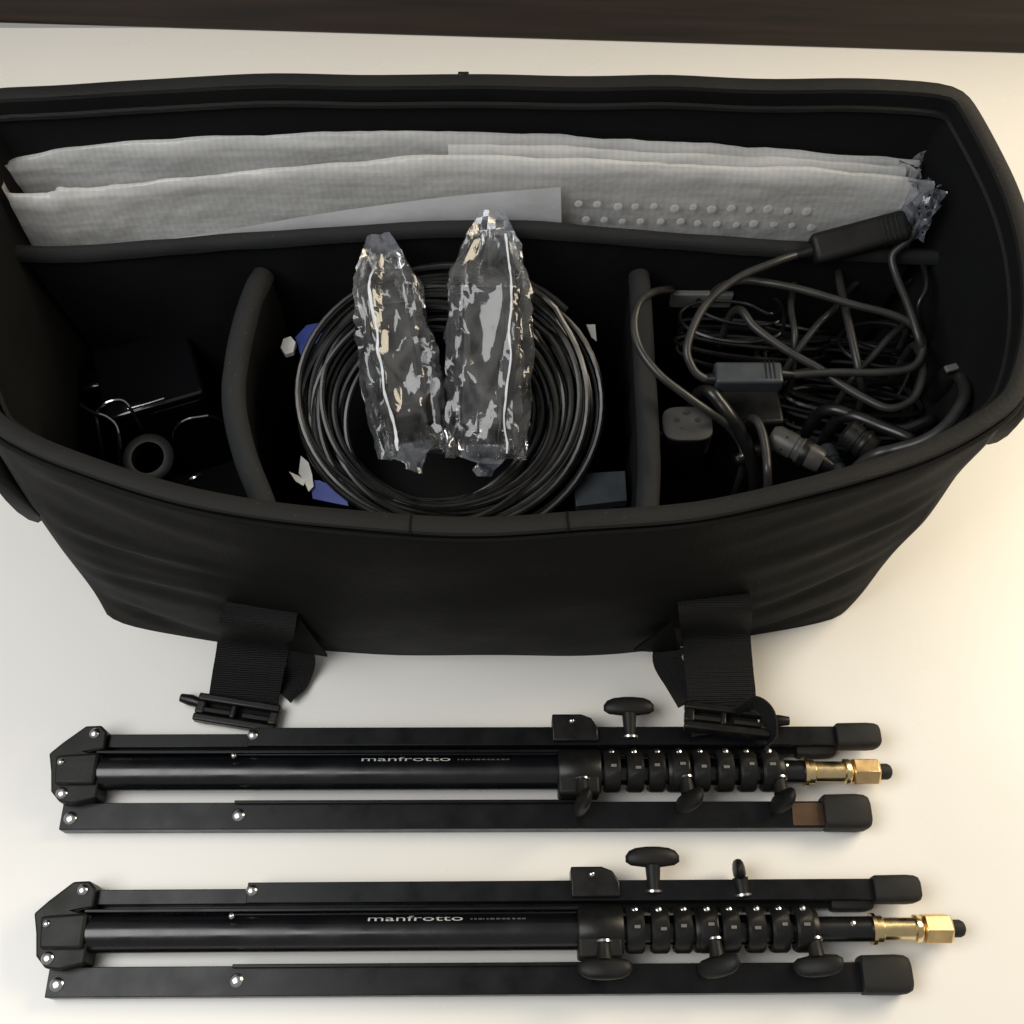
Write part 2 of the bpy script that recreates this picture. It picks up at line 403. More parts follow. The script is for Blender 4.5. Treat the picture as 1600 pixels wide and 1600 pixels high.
# narrow stitched piping along the inside of the rim
MB().tube(ring(1, TH + .002, -.016), .0032, 6, closed=True).build('piping', M['binding'], BAG)
MB().tube(ring(.985, -.0015, 0), .0026, 6, closed=True).build('piping', M['nylon'], BAG)
b0 = ring(0, .001, .004); b1 = ring(.04, TH + .002, .004)
bm_ = MB(); n = len(b0)
bm_.add(b0 + b1, [tuple(range(n)), tuple(range(2 * n - 1, n - 1, -1))] + [(i, (i + 1) % n, n + (i + 1) % n, n + i) for i in range(n)])
bm_.build('base_panel', M['lining'], BAG)
# seams across the rim, little darts of stitched tape
for j in (20, 27):
    MB().tube([r[j] + Vector((0, -.0002, .0002)) for r in [OUT[-2]] + EDGE + [INN[1]]], .0009, 6).build('rim_stitch', M['nylon'], BAG)
# rear pull tab
MB().box(ring(1)[2 * NE + NE // 2] + Vector((0, -.002, .000)), (.010, .005, .010)).build('zip_tab', M['plastic'], BAG, bevel=.001)

def pad(path_top, z0, thick, rows=12):             # padded divider along a plan curve
    mb = MB(); n = len(path_top); rws = []
    prof = []
    for k in range(rows): prof.append((-1, k / (rows - 1)))
    for k in range(1, 6): prof.append((-math.cos(math.pi * k / 6), 1 + .0 + math.sin(math.pi * k / 6) * 1e-9 + k * 0))
    for k in range(rows): prof.append((1, 1 - k / (rows - 1)))
    for i, p in enumerate(path_top):
        a = path_top[max(0, i - 1)]; b = path_top[min(n - 1, i + 1)]
        d = (b - a); nr = Vector((-d.y, d.x, 0)).normalized(); row = []
        for q, (sd, h) in enumerate(prof):
            puff = 1 - .25 * (1 - math.sin(math.pi * min(1, h)))
            z = lerp(z0, p.z - thick * .5, h)
            if abs(sd) < 1: z += math.sqrt(max(0, 1 - sd * sd)) * thick * .05
            wob = .003 * noise.noise(Vector((i * .35, h * 3, sd))) * smooth(1, .8, h) - sd * .001 * smooth(.8, 1, h)
            q_ = Vector((p.x, p.y, z)) + nr * (sd * thick * .5 + wob)
            q_.x = min(lerp(.372, .412, z / .42) - .006, max(lerp(-.445, -.497, z / .42) + .006, q_.x))     # stays inside the tapering end walls
            row.append(q_)
        rws.append(row)
    mb.grid(rws); m = len(prof)
    b = 0; mb.f.append(tuple(range(m))); mb.f.append(tuple((n - 1) * m + k for k in range(m - 1, -1, -1)))
    return mb
zd = .300
pts = spline([Vector((-.490, .738, .302)), PY(120, 390, .740), PY(300, 376, .742), PY(500, 362, .748), PY(760, 350, .752), PY(1000, 366, .748), PY(1250, 384, .744), Vector((.432, .742, .290))], 8)
dividers = [(pad(pts, .02, .010).build('long_divider', M['divider'], BAG, angle=60), pts, .010)]
dl = spline([PY(408, 418, .735), P(385, 470, .285), P(365, 560, .275), P(362, 625, .270), P(378, 700, .270), P(402, 762, .272), P(414, 795, .272)], 8)
dividers.append((pad(dl, .02, .016).build('cross_divider', M['divider'], BAG, angle=60), dl, .016))
dr = spline([PY(1000, 420, .735), P(1004, 480, .275), P(1009, 570, .265), P(1014, 660, .262), P(1016, 730, .262), P(1013, 785, .262), P(1011, 812, .262)], 8)
dividers.append((pad(dr, .02, .015).build('cross_divider', M['divider'], BAG, angle=60), dr, .015))
for od, pp, th in dividers:                        # band over each divider's top edge, coloured paler where light falls on it
    rws = []
    for i, p in enumerate(pp):
        a = pp[max(0, i - 1)]; b = pp[min(len(pp) - 1, i + 1)]; d = b - a; nr = Vector((-d.y, d.x, 0)).normalized(); rw = []
        hw = th * .5 + .0028
        for k in range(11):
            q = -1.25 + 2.5 * k / 10
            if abs(q) <= 1: off_, dz_ = q, math.sqrt(1 - q * q)
            else: off_, dz_ = math.copysign(1, q), -(abs(q) - 1) * 2.4
            wob = .0020 * noise.noise(Vector((i * .3, k * .35, th * 100)))
            rw.append(Vector((p.x, p.y, p.z - th * .5 + dz_ * (hw if dz_ < 0 else hw * .45 + .0035) + wob)) + nr * off_ * hw)
        rws.append(rw)
    subpart(MB().grid(rws), 'lit_edge_band', M['edge'], od, (-.04, .64, 0), angle=60)
# soft carrying flaps on the two ends
for sgn, x0, zp, hp, ya in ((-1, -.455, .215, .075, .490), (1, .424, .300, .050, .52)):
    rws = []; wl = [p for j, p in enumerate(OUT[int(36 * zp / .38)]) if (j // NE == 3 if sgn < 0 else j // NE == 1)]
    for i in range(17):
        a = i / 16; y = lerp(ya, .76, a); rw = []
        for k in range(13):
            th = 2 * math.pi * k / 12
            rw.append(Vector((min(wl, key=lambda q: abs(q.y - y)).x - sgn * .004 + sgn * (.052 * math.sin(math.pi * a) ** .4 * (1 + math.cos(th)) * .5), y + .004 * noise.noise(Vector((i, k, 2))), zp + hp * math.sin(th) * math.sin(math.pi * a) ** .3)))
        rws.append(rw)
    MB().grid(rws).build('end_handle_pad', M['nylon'], BAG, angle=70)

# ------------------------------------------------------------------ straps and buckles
def ribbon(path, wdir, width, thick):
    mb = MB(); rows = []
    n = len(path)
    for i, p in enumerate(path):
        a = path[max(0, i - 1)]; b = path[min(n - 1, i + 1)]; d = (b - a).normalized()
        wv = Vector(wdir[i] if isinstance(wdir, list) else wdir); wv = (wv - d * wv.dot(d)).normalized(); nn = d.cross(wv)
        row = []
        for s in (-1, -.5, 0, .5, 1): row.append(p + wv * width * .5 * s + nn * thick * .5)
        for s in (1, .5, 0, -.5, -1): row.append(p + wv * width * .5 * s - nn * thick * .5)
        rows.append(row)
    mb.grid(rows, closed_u=True); m = 10
    mb.f.append(tuple(range(m))); mb.f.append(tuple((n - 1) * m + k for k in range(m - 1, -1, -1)))
    return mb
def buckle(parent_strap, c, rz, tilt, width, prong_side):
    """side-release buckle end: a frame with two openings, a centre bar and guide prongs"""
    Rm = Matrix.Rotation(rz, 3, 'Z') @ Matrix.Rotation(tilt, 3, 'X')
    org = Vector((-.04, .64, 0))
    def T(mb):
        for i, p in enumerate(mb.v): mb.v[i] = Vector(c) + Rm @ p
        return mb
    W, D, Hh = width, .030, .011
    mb = MB()
    mb.box((0, D * .5 - .004, 0), (W, .008, Hh)); mb.box((0, -D * .5 + .004, 0), (W, .008, Hh * 1.1))
    mb.box((-W * .5 + .005, 0, 0), (.010, D - .0161, Hh * .98)); mb.box((W * .5 - .005, 0, 0), (.010, D - .0161, Hh * .98))
    mb.box((-.004, 0, .0012), (.006, D - .0161, Hh * .8))
    bk = subpart(T(mb), 'buckle', M['plastic'], parent_strap, org, bevel=.002, seg=3)
    mb = MB(); mb.box((-W * .24, -.002, .0005), (W * .34, .005, Hh * .7)); mb.box((W * .24, -.002, .0005), (W * .34, .005, Hh * .7))
    subpart(T(mb), 'centre_bar', M['plastic_matt'], parent_strap, org, bevel=.001)
    mb = MB(); x = prong_side * (W * .5)
    mb.tube([Vector((x - prong_side * .006, .004, 0)), Vector((x + prong_side * .008, .006, .001)), Vector((x + prong_side * .019, .007, .001))], [.005, .0062, .0045], 10)
    subpart(T(mb), 'prong', M['plastic'], parent_strap, org)

def wall_y(x):                                       # front face of the bag at height ~.08
    s = (x + .447) / .82; return .478 - .052 * max(0, 1 - (2 * s - 1) ** 2) ** .85
# left strap
cL = P(378, 1098, .010)
p0 = PY(405, 962, wall_y(-.26) - .008)
path = spline([p0 + Vector((.004, .004, .012)), p0 + Vector((0, -.012, .003)), P(396, 1005, .052), P(388, 1050, .026), P(382, 1085, .010), cL + Vector((0, -.004, -.006)), cL + Vector((-.002, -.024, -.0075))], 8)
st = ribbon(path, Vector((1, -.10, 0)), .074, .0026).build('strap', M['webbing'], BAG, angle=60); st['label'] = 'left strap ending in a buckle on the white surface'
buckle(st, cL + Vector((-.003, -.012, .001)), -.16, 0, .088, -1)
# right strap (its buckle lies on the upper stand)
cR = P(1128, 1108, .046)
p1 = PY(1112, 938, wall_y(.21) - .008)
path = spline([p1 + Vector((0, .004, .010)), p1 + Vector((.002, -.013, .003)), P(1119, 990, .072), P(1123, 1045, .058), P(1127, 1085, .048), cR + Vector((0, 0, -.0065)), cR + Vector((.003, -.022, -.0068))], 8)
st2 = ribbon(path, Vector((1, .04, 0)), .070, .0026).build('strap', M['webbing'], BAG, angle=60); st2['label'] = 'right strap with its buckle lying across the nearer part of a folded stand'
buckle(st2, cR + Vector((.004, -.012, .0)), -.12, -.15, .086, 1)
# stitched triangular anchor tabs and the doubled loop of webbing beside each strap
def tab(pts3, thick, name):
    a, b, c = pts3; nrm = (b - a).cross(c - a).normalized() * thick
    return MB().add([a, b, c, a + nrm, b + nrm, c + nrm], [(0, 1, 2), (5, 4, 3), (0, 3, 4, 1), (1, 4, 5, 2), (2, 5, 3, 0)]).build(name, M['nylon'], BAG, bevel=.0008)
ly = wall_y(-.2) - .010
tab([PY(468, 968, ly), PY(512, 1027, ly), PY(448, 1016, ly - .004)], .004, 'anchor_tab')
ry = wall_y(.15) - .010
tab([PY(1050, 970, ry), PY(990, 1012, ry), PY(1062, 1016, ry - .004)], .004, 'anchor_tab')
lp = ribbon(spline([P(452, 1010, .045), P(470, 1030, .028), P(462, 1060, .012), P(440, 1085, .008)], 8), Vector((1, .5, .2)), .030, .0026).build('strap_loop', M['webbing'], BAG, angle=60)
lp = ribbon(spline([P(1050, 1005, .055), P(1042, 1030, .045), P(1062, 1065, .044), P(1080, 1095, .046)], 8), Vector((1, -.5, .2)), .030, .0026).build('strap_loop', M['webbing'], BAG, angle=60)
# frayed strap end curling over the buckle
lp = ribbon(spline([P(1150, 1112, .054), P(1178, 1098, .060), P(1200, 1115, .058), P(1206, 1150, .052), P(1195, 1172, .046)], 8), Vector((.4, .5, .9)), .016, .0024).build('strap_end', M['webbing'], BAG, angle=60)

# ------------------------------------------------------------------ bubble wrap pouch
POUCH = thing('bubble_wrap_pouch', 'long folded grey bubble wrap pouch standing in the rear pocket of the bag', 'bubble wrap', (-.03, .775, .02))
back = [PY(6, 256, .792), PY(100, 236, .798), PY(300, 221, .800), PY(560, 211, .801), PY(800, 214, .801), PY(1000, 224, .800), PY(1200, 238, .798), PY(1442, 256, .792)]
front = [PY(8, 306, .758), PY(70, 309, .758), PY(90, 299, .760), PY(160, 298, .764), PY(300, 283, .768), PY(500, 262, .772), PY(700, 248, .774), PY(900, 254, .773), PY(1150, 265, .771), PY(1300, 270, .769), PY(1465, 288, .764)]
def sheet(top, zb, amp, seed, thick):
    tp = spline(top, 14); rows = []
    N = 40
    for k in range(N + 1):
        h = k / N; r = []
        for i, p in enumerate(tp):
            z = lerp(p.z + .0018 * noise.noise(Vector((i * .16, seed, 0))) - .004, zb, h ** 2)
            zt = p.z - z; rr_ = .018; fold = (rr_ - math.sqrt(max(0, rr_ * rr_ - max(0, rr_ - zt) ** 2))) * .75
            d = fold + amp * noise.noise(Vector((p.x * 14, z * 16, seed))) * smooth(-.05, .25, h) + .0015 * noise.noise(Vector((p.x * 60, z * 60, seed)))
            r.append(Vector((p.x, p.y + d, z)))
        rows.append(r)
    f = [[q.copy() for q in r] for r in rows]; b = [[q + Vector((0, thick, 0)) for q in r] for r in reversed(rows)]
    return MB().grid(f + b, closed_v=True)
sheet(back, .05, .004, 3.1, .004).build('back_sheet', M['bubble'], POUCH, angle=70)
sheet(front, .05, .003, 8.4, .004).build('front_sheet', M['bubble'], POUCH, angle=70)
# folded end joining the sheets on the left
e0 = [Vector((-.462, .760, .372)), Vector((-.470, .766, .374)), Vector((-.4725, .776, .380)), Vector((-.470, .788, .388)), Vector((-.462, .794, .392))]
e0 = [front[0] + Vector((.004, .002, 0)), front[0] + Vector((-.004, .008, .002)), (front[0] + back[0]) / 2 + Vector((-.003, .002, -.004)), back[0] + Vector((-.007, -.006, -.002)), back[0] + Vector((.004, .002, -.002))]
ee = spline(e0, 5)
MB().grid([[Vector((p.x, p.y, lerp(p.z, .05, k / 8))) for p in ee] for k in range(9)]).build('folded_end', M['bubble'], POUCH, angle=70)
# an inner layer seen between the sheets
inner = [PY(700, 232, .789), PY(850, 232, .789), PY(1000, 240, .789), PY(1200, 250, .788), PY(1420, 264, .784)]
sheet(inner, .10, .003, 5.7, .003).build('inner_sheet', M['bubble'], POUCH, angle=70)
# smooth overlapped strip
up_e = spline([PY(130, 384, .757), PY(300, 364, .761), PY(500, 330, .765), PY(700, 303, .767), PY(876, 288, .767)], 6)
dn_e = spline([PY(130, 392, .757), PY(300, 400, .760), PY(500, 392, .764), PY(700, 380, .765), PY(878, 372, .765)], 6)
MB().grid([[lerp(a, b, k / 6) + Vector((0, -.0035 - .001 * math.sin(k), 0)) for a, b in zip(up_e, dn_e)] for k in range(7)]).build('smooth_strip', M['tape'], POUCH, angle=70)
bub = MB(); bub.lathe([(0, .0054), (.0003, .0048), (.0007, .0032), (.0009, .0012)], (0, 0, 0), (0, -1, .25), 12)
bme = None
random.seed(4)
for row, yy in enumerate((320, 343)):
    for k in range(13):
        px = 905 + k * 29.5 + (9 if row % 2 else 0) + random.uniform(-2, 2)
        py = yy + k * .9 + random.uniform(-2, 2)
        p = PY(px, py, .7685)
        if bme is None:
            o = bub.build('bubble', M['bubble']); bme = o.data
        else:
            o = bpy.data.objects.new('bubble', bme); COL.objects.link(o)
        o.parent = POUCH; o.location = p - Vector((-.03, .775, .02)); s = random.uniform(.62, .92); o.scale = (s, s * .8, s)
# crumpled clear film at the right-hand end
rws = []
for i in range(15):
    a = i / 14; r = []
    for k in range(13):
        b = k / 12
        p = lerp(lerp(PY(1425, 262, .775), PY(1478, 300, .752), a), lerp(PY(1400, 375, .748), PY(1440, 375, .742), a), b)
        p += Vector((noise.noise(Vector((i * .55, k * .5, 1))), noise.noise(Vector((i * .6, k * .55, 5))), noise.noise(Vector((i * .5, k * .7, 9))))) * .009
        r.append(p)
    rws.append(r)
MB().grid(rws).build('clear_film_end', M['film_blue'], POUCH, angle=50)
rws = []
for i in range(6):
    a = i / 5
    rws.append([PY(lerp(1405, 1438, a), lerp(258, 262, a), .785) + Vector((0, .004 * math.sin(k + i), (k / 4) * (.006 + .014 * a * a))) for k in range(5)])
MB().grid(rws).build('torn_corner', M['film_blue'], POUCH, angle=30)

# ------------------------------------------------------------------ left compartment: lamp cups and case
def wire_clip(label, arms, base):
    t = thing('wire_clip', label, 'wire clip', tuple(base), 'bent wire clips in the left compartment')
    for a in arms:
        MB().tube(spline([P(*q) for q in a], 8), .0017, 8).build('wire', M['dark_chrome'], t)
    b = Vector(base)
    MB().box(b + Vector((0, .012, .055)), (.040, .026, .11), Matrix.Rotation(.3, 3, 'Z')).build('grip', M['gloss_black'], t, bevel=.006, seg=3)
wire_clip('bent shiny wire clip nearest the left end wall of the bag', [
    [(126, 632, .222), (146, 644, .226), (168, 652, .226), (183, 668, .220), (187, 700, .205), (188, 745, .175)],
    [(150, 648, .221), (158, 636, .227), (172, 627, .230), (192, 626, .228), (206, 642, .218), (226, 678, .195), (240, 700, .17)],
    [(150, 650, .220), (158, 690, .200), (168, 740, .16)]], P(190, 690, .03))
wire_clip('bent shiny wire clip beside the left padded cross divider', [
    [(268, 720, .17), (270, 690, .200), (276, 668, .216), (292, 656, .222), (312, 652, .222), (332, 651, .218), (352, 664, .20), (362, 700, .17)],
    [(290, 756, .262), (300, 748, .268), (312, 741, .262)]], P(315, 700, .03))
c = P(232, 712, .20); t = tag(MB().lathe([(0, .022), (.004, .025), (.010, .025), (.012, .022), (.012, .016), (.0, .016), (0, .022)], c - Vector((0, 0, .01)), (0, -.25, 1), 32, cap=False).build('locking_ring', M['plastic_matt']), 'matt dark grey ring lying between the two bent wire clips', 'ring')
cs = P(222, 600, .17)
CASE = thing('hard_case', 'black hard case with a bright metal clasp deep in the left compartment', 'case', (cs.x, cs.y, .02))
Rm = Matrix.Rotation(.35, 3, 'Z')
MB().box(cs + Vector((0, .02, -.085)), (.10, .09, .13), Rm).build('body', M['gloss_black'], CASE, bevel=.006, seg=3)
MB().box(cs + Vector((0, .02, -.012)), (.104, .094, .012), Rm).build('lid', M['gloss_black'], CASE, bevel=.004, seg=3)
MB().tube([cs + Rm @ Vector((-.02, -.026, .0)), cs + Rm @ Vector((.0, -.027, .0005)), cs + Rm @ Vector((.018, -.026, .0))], .0013, 8).build('clasp', M['steel'], CASE)

# ------------------------------------------------------------------ middle compartment: boxes, coil, wrapped items
def cbox(px, py, z, size, rz, nm, lab, ct, m):
    c = P(px, py, z); t = thing(nm, lab, ct, (c.x, c.y, z - size[2]))
    return t, c, Matrix.Rotation(rz, 3, 'Z')
t, c, Rm = cbox(700, 690, .150, (.27, .17, .12), 0, 'carton', 'black carton with blue flaps and white torn corner tabs under the cable coil', 'carton', None)
MB().box(c + Vector((0, .01, -.065)), (.245, .19, .13)).build('body', M['lining'], t, bevel=.002)
def shard(poly, z, nm, m, hz=.0012, par=None):
    pts = [P(x, y, z) for x, y in poly]
    mb = MB(); nrm = Vector((0, 0, hz)); n = len(pts)
    q = [p + Vector((0, 0, .006 * noise.noise(p * 40))) for p in pts]
    mb.add(q + [p + nrm for p in q], [tuple(range(n)), tuple(range(2 * n - 1, n - 1, -1))] + [(i, (i + 1) % n, n + (i + 1) % n, n + i) for i in range(n)])
    return mb.build(nm, m, par, bevel=.0003)
shard([(470, 712), (482, 722), (488, 742), (490, 760), (482, 768), (474, 750), (466, 738)], .195, 'corner_tab', M['white_card'], par=t)
shard([(451, 736), (466, 742), (478, 752), (474, 760), (462, 752)], .196, 'corner_tab', M['white_card'], par=t)
shard([(484, 750), (500, 752), (540, 772), (545, 792), (488, 778)], .192, 'side_flap', M['blue'], par=t)
shard([(444, 534), (456, 532), (464, 542), (460, 556), (447, 558), (440, 548)], .215, 'corner_tab', M['white_card'], hz=.006, par=t)
shard([(462, 530), (480, 512), (500, 505), (505, 530), (470, 556)], .212, 'side_flap', M['blue'], par=t)
shard([(916, 508), (930, 508), (932, 535), (924, 528)], .215, 'corner_tab', M['white_card'], par=t)
gp = shard([(895, 775), (915, 748), (975, 745), (978, 790), (900, 800)], .165, 'padded_flap', M['slate_plastic'], hz=.012)
tag(gp, 'slate grey padded flap at the front right of the cable coil', 'flap')

# the coil: tilted, leaning on the long divider
ca = Vector((-.066, .606, .226)); ux = Vector((1, 0, .0)); uy = Vector((0, .91, .41)).normalized(); un = ux.cross(uy)
random.seed(11)
path = []
turns = 25; steps = 64
rx, ry, off = [], [], []
for k in range(turns + 1):
    f = k / turns
    rad = .155 - .068 * (abs(((k * 0.618) % 1)))
    rx.append(rad); off.append((random.uniform(-.008, .008), random.uniform(-.006, .006), random.uniform(-.014, .010)))
for k in range(turns):
    for s in range(steps):
        f = s / steps; g = smooth(0, 1, f)
        r = lerp(rx[k], rx[k + 1], g); ox = lerp(off[k][0], off[k + 1][0], g); oy = lerp(off[k][1], off[k + 1][1], g); on = lerp(off[k][2], off[k + 1][2], g)
        a = 2 * math.pi * f + .7
        wob = .002 * math.sin(3 * a + k)
        path.append(ca + ux * ((r + wob) * math.cos(a) + ox) + uy * ((r * .90 + wob) * math.sin(a) + oy) + un * (on + .004 * math.sin(2 * a + k * 1.3)))
co = MB().tube(path, .0032, 8).build('cable_coil', M['cable'])
tag(co, 'round coil of thin black cable in the middle compartment', 'cable coil')

def wrapped(base, top, wdt, dep, label_item, label_bag, seed, twist, sealz):
    base, top = Vector(base), Vector(top); ax = (top - base).normalized(); L = (top - base).length
    side = Vector((1, 0, 0)); side = (side - ax * side.dot(ax)).normalized(); side = (Matrix.Rotation(twist, 3, ax) @ side); nrm = side.cross(ax)
    if nrm.z < 0: nrm = -nrm
    # black item inside
    t = thing('power_adapter', label_item, 'power adapter', tuple(base), 'plastic wrapped adapters on the coil')
    rm = Matrix((side, ax, nrm)).transposed()
    MB().box(base + ax * L * .44, (wdt * .62, L * .62, dep * .55), rm).build('body', M['plastic'], t, bevel=.004, seg=3)
    MB().box(base + ax * L * .50 + nrm * dep * .285, (wdt * .40, L * .36, .0012), rm).build('rating_label', M['label_grey'], t, bevel=.0004)
    MB().tube([base + ax * L * .12, base + ax * L * .05 + side * .004, base + ax * L * .01 - side * .006], .006, 10).build('cable_boot', M['plastic_matt'], t)
    # film
    b = thing('clear_plastic_bag', label_bag, 'plastic bag', tuple(base), 'clear plastic bags on the coil')
    rows = []; n = 44; m = 64
    for i in range(n + 1):
        f = i / n
        ww = wdt * (.5 - .13 * abs(f - .45) - .16 * smooth(.8, 1, f)); dd = dep * .5 * (math.sin(math.pi * min(1, max(0, .06 + f * .9))) ** .5) * (1 - .75 * smooth(.78, 1, f)) + .001
        r = []
        for k in range(m):
            a = 2 * math.pi * k / m
            cx = math.copysign(abs(math.cos(a)) ** .75, math.cos(a)); sx = math.copysign(abs(math.sin(a)) ** .75, math.sin(a))
            q = Vector((f * 2.6 + seed + .8 * a / 6.28, math.cos(a + .5 * f) * 2.2, math.sin(a + .5 * f) * 2.2))
            q2 = Vector((f * 1.9 + seed * 2 + .7 * math.cos(a), math.cos(a + 1.1 * f) * 4.2, math.sin(a + 1.1 * f) * 4.2))
            cr = abs(noise.noise(q * 1.2)) * .018 - .005 + .0085 * abs(noise.noise(q2)) + .0010 * abs(noise.noise(q2 * 2.1))
            dirv = side * cx + nrm * sx
            r.append(base + ax * (f * L + .006 * noise.noise(Vector((a, seed, f * 3)))) + side * (ww * cx) + nrm * (dd * sx) - dirv * cr)
        rows.append(r)
    MB().grid(rows, closed_u=True).build('film', M['film'], b, angle=60)
    # bright sealed edge running along the bag
    sm = []
    for i in range(n + 1):
        f = i / n; a = sealz; cx, sx = math.cos(a), math.sin(a)
        k = int(round(a / (2 * math.pi) * m)) % m
        sm.append(rows[i][k] + nrm * .0018)
    wv = (side * .8 + nrm * .3).normalized()
    rr = [[p - wv * wd_ * .8, p + wv * wd_ + nrm * (.0012 + .003 * max(0, nz_))] for p, nz_, wd_ in [(q_, noise.noise(Vector((i_ * .9, seed, 3))), .0010 + .0016 * abs(noise.noise(Vector((i_ * .7, seed, 7))))) for i_, q_ in enumerate(sm[1:-1])]]
    MB().grid(rr).build('sealed_edge', M['seam_white'], b, angle=60)
    # flat crimped end
    rr = []
    for i in range(5):
        rr.append([top + ax * (i * .006 - .004) + side * wdt * .30 * s * (1 - .13 * i) + nrm * (.004 * math.sin(5 * s + i)) for s in (-1, -.6, -.2, .2, .6, 1)])
    MB().grid(rr).build('crimped_end', M['seam'] if False else M['film_blue'], b, angle=25)
    # loose corner of film at the low end
    rr = []
    for i in range(6):
        rr.append([base + ax * (.012 - i * .006) + side * wdt * .34 * s * (1 - .16 * i + .5 * noise.noise(Vector((i * .8, seed, s)))) + nrm * (.012 + .006 * noise.noise(Vector((i * .9, s * 3, seed)))) for s in (-1, -.5, 0, .5, 1)])
    MB().grid(rr).build('loose_corner', M['film_blue'], b, angle=25)
wrapped(P(648, 712, .225), P(596, 398, .315), .074, .048, 'black adapter inside the left of the two clear plastic bags', 'crinkled clear plastic bag on the left half of the cable coil', 2.3, .12, 1.95)
wrapped(P(760, 715, .225), P(768, 362, .330), .080, .052, 'black adapter inside the right of the two clear plastic bags', 'crinkled clear plastic bag on the right half of the cable coil, reaching highest', 6.1, -.10, 1.05)

# ------------------------------------------------------------------ right compartment: power cables
def cable(label, pts, r, m='cable', n=8, group='loose power cables in the right compartment', name='power_cable', ends=(1, 1)):
    pts = [Vector(p) for p in pts]                 # loose ends turn down into the heap
    if ends[0]: d = (pts[0] - pts[1]).normalized() * .012; pts = [pts[0] + d * 1.3 + Vector((0, 0, -.075)), pts[0] + d + Vector((0, 0, -.022))] + pts
    if ends[1]: d = (pts[-1] - pts[-2]).normalized() * .012; pts = pts + [pts[-1] + d + Vector((0, 0, -.022)), pts[-1] + d * 1.3 + Vector((0, 0, -.075))]
    o = MB().tube(spline(pts, n), r * 1.2, 10).build(name, M[m])
    return tag(o, label, 'cable', group)
G = 'cable_grey'
# inline adapter (upper right)
a0, a1 = P(1268, 392, .300), P(1418, 352, .318)
AD = thing('inline_adapter', 'long black inline power adapter leaning against the bubble wrap at the right', 'adapter', tuple(a0))
axv = (a1 - a0).normalized(); s_ = axv.cross(Vector((0, -.5, 1))).normalized(); u_ = s_.cross(axv)
rm = Matrix((axv, -s_, u_)).transposed()
MB().box((a0 + a1) / 2, ((a1 - a0).length, .030, .022), rm).build('body', M['plastic_matt'], AD, bevel=.006, seg=3)
MB().lathe([(0, .0045), (.012, .0065), (.016, .007)], a0 - axv * .016, axv, 12).build('strain_relief', M['plastic'], AD)
MB().lathe([(0, .007), (.004, .0065), (.016, .0045)], a1, axv, 12).build('strain_relief', M['plastic'], AD)
for k in range(4):
    MB().box(lerp(a0, a1, .72 + .05 * k) + u_ * .0112, (.002, .024, .001), rm).build('grip_rib', M['plastic'], AD, bevel=.0004)
# small inline box in the middle
b0_, b1_ = P(1116, 592, .262), P(1220, 586, .262)
IB = thing('inline_switch', 'slate grey rectangular inline box in the middle of the cable tangle', 'inline box', tuple(b0_))
axb = (b1_ - b0_).normalized()
MB().box((b0_ + b1_) / 2, ((b1_ - b0_).length, .024, .018)).build('body', M['slate_plastic'], IB, bevel=.003, seg=3)
for k in range(3): MB().box(b1_ + Vector((-.008 - .004 * k, 0, .0092)), (.0014, .02, .001)).build('grip_rib', M['plastic'], IB, bevel=.0003)
MB().lathe([(0, .0065), (.012, .004)], b1_, (1, 0, 0), 12).build('strain_relief', M['plastic'], IB)
MB().lathe([(0, .0065), (.012, .004)], b0_, (-1, 0, 0), 12).build('strain_relief', M['plastic'], IB)
# dark block below the inline box
c = P(1172, 628, .225); tag(MB().box(c + Vector((0, -.006, -.05)), (.060, .045, .11), Matrix.Rotation(.05, 3, 'Z')).build('transformer_block', M['plastic'], bevel=.004, seg=3), 'black transformer block standing under the slate grey inline box', 'transformer')
# grey socket bar at upper left of the tangle
c = P(1098, 450, .235)
SB = thing('socket_bar', 'grey socket bar with two small holes at the back of the right compartment', 'socket bar', (c.x, c.y, .02))
MB().box(c + Vector((0, .006, -.012)), (.064, .028, .022)).build('body', M['grey_plastic'], SB, bevel=.002, seg=3)
MB().box(c + Vector((0, .012, -.12)), (.058, .024, .19)).build('stand_block', M['plastic'], SB, bevel=.002)
for dx in (-.011, .011): MB().lathe([(0, .0022), (.0006, .0022)], c + Vector((dx, .004, -.0009)), (0, 0, 1), 12).build('socket_hole', M['hole'], SB)
# round grey-faced plug
c = P(1074, 662, .245)
PL = thing('mains_plug', 'black mains connector with a dull grey holed face standing by the right padded divider', 'plug', (c.x, c.y, .10))
axp = Vector((.0, -.10, 1)).normalized()
def plug_rows(prof):
    out = []
    for h, sx_, sy_ in prof:
        rw = []
        for k in range(32):
            a = 2 * math.pi * k / 32; ca_, sa_ = math.cos(a), math.sin(a)
            rw.append(c + axp * h + Vector((math.copysign(abs(ca_) ** .6, ca_) * sx_, math.copysign(abs(sa_) ** .6, sa_) * sy_, 0)))
        out.append(rw)
    mb = MB().grid(out, closed_u=True); mb.f.append(tuple(range(31, -1, -1))); mb.f.append(tuple((len(prof) - 1) * 32 + k for k in range(32)))
    return mb
plug_rows([(-.115, .012, .010), (-.085, .017, .014), (-.06, .0205, .016), (-.0575, .019, .015), (-.053, .019, .015), (-.0505, .0225, .0175), (-.004, .0235, .0185)]).build('body', M['plastic'], PL)
plug_rows([(-.004, .0232, .0182), (-.0015, .0240, .0190), (.0008, .0236, .0186), (.0018, .0222, .0172)]).build('face', M['label_grey'], PL)
for dx, dy in ((-.010, .003), (.010, .003), (0, .011), (0, -.010), (-.006, -.008)):
    MB().lathe([(0, .0024), (.0007, .0024)], c + Vector((dx, dy, .0018 + dy * .1)), axp, 10).build('socket_hole', M['hole'], PL)
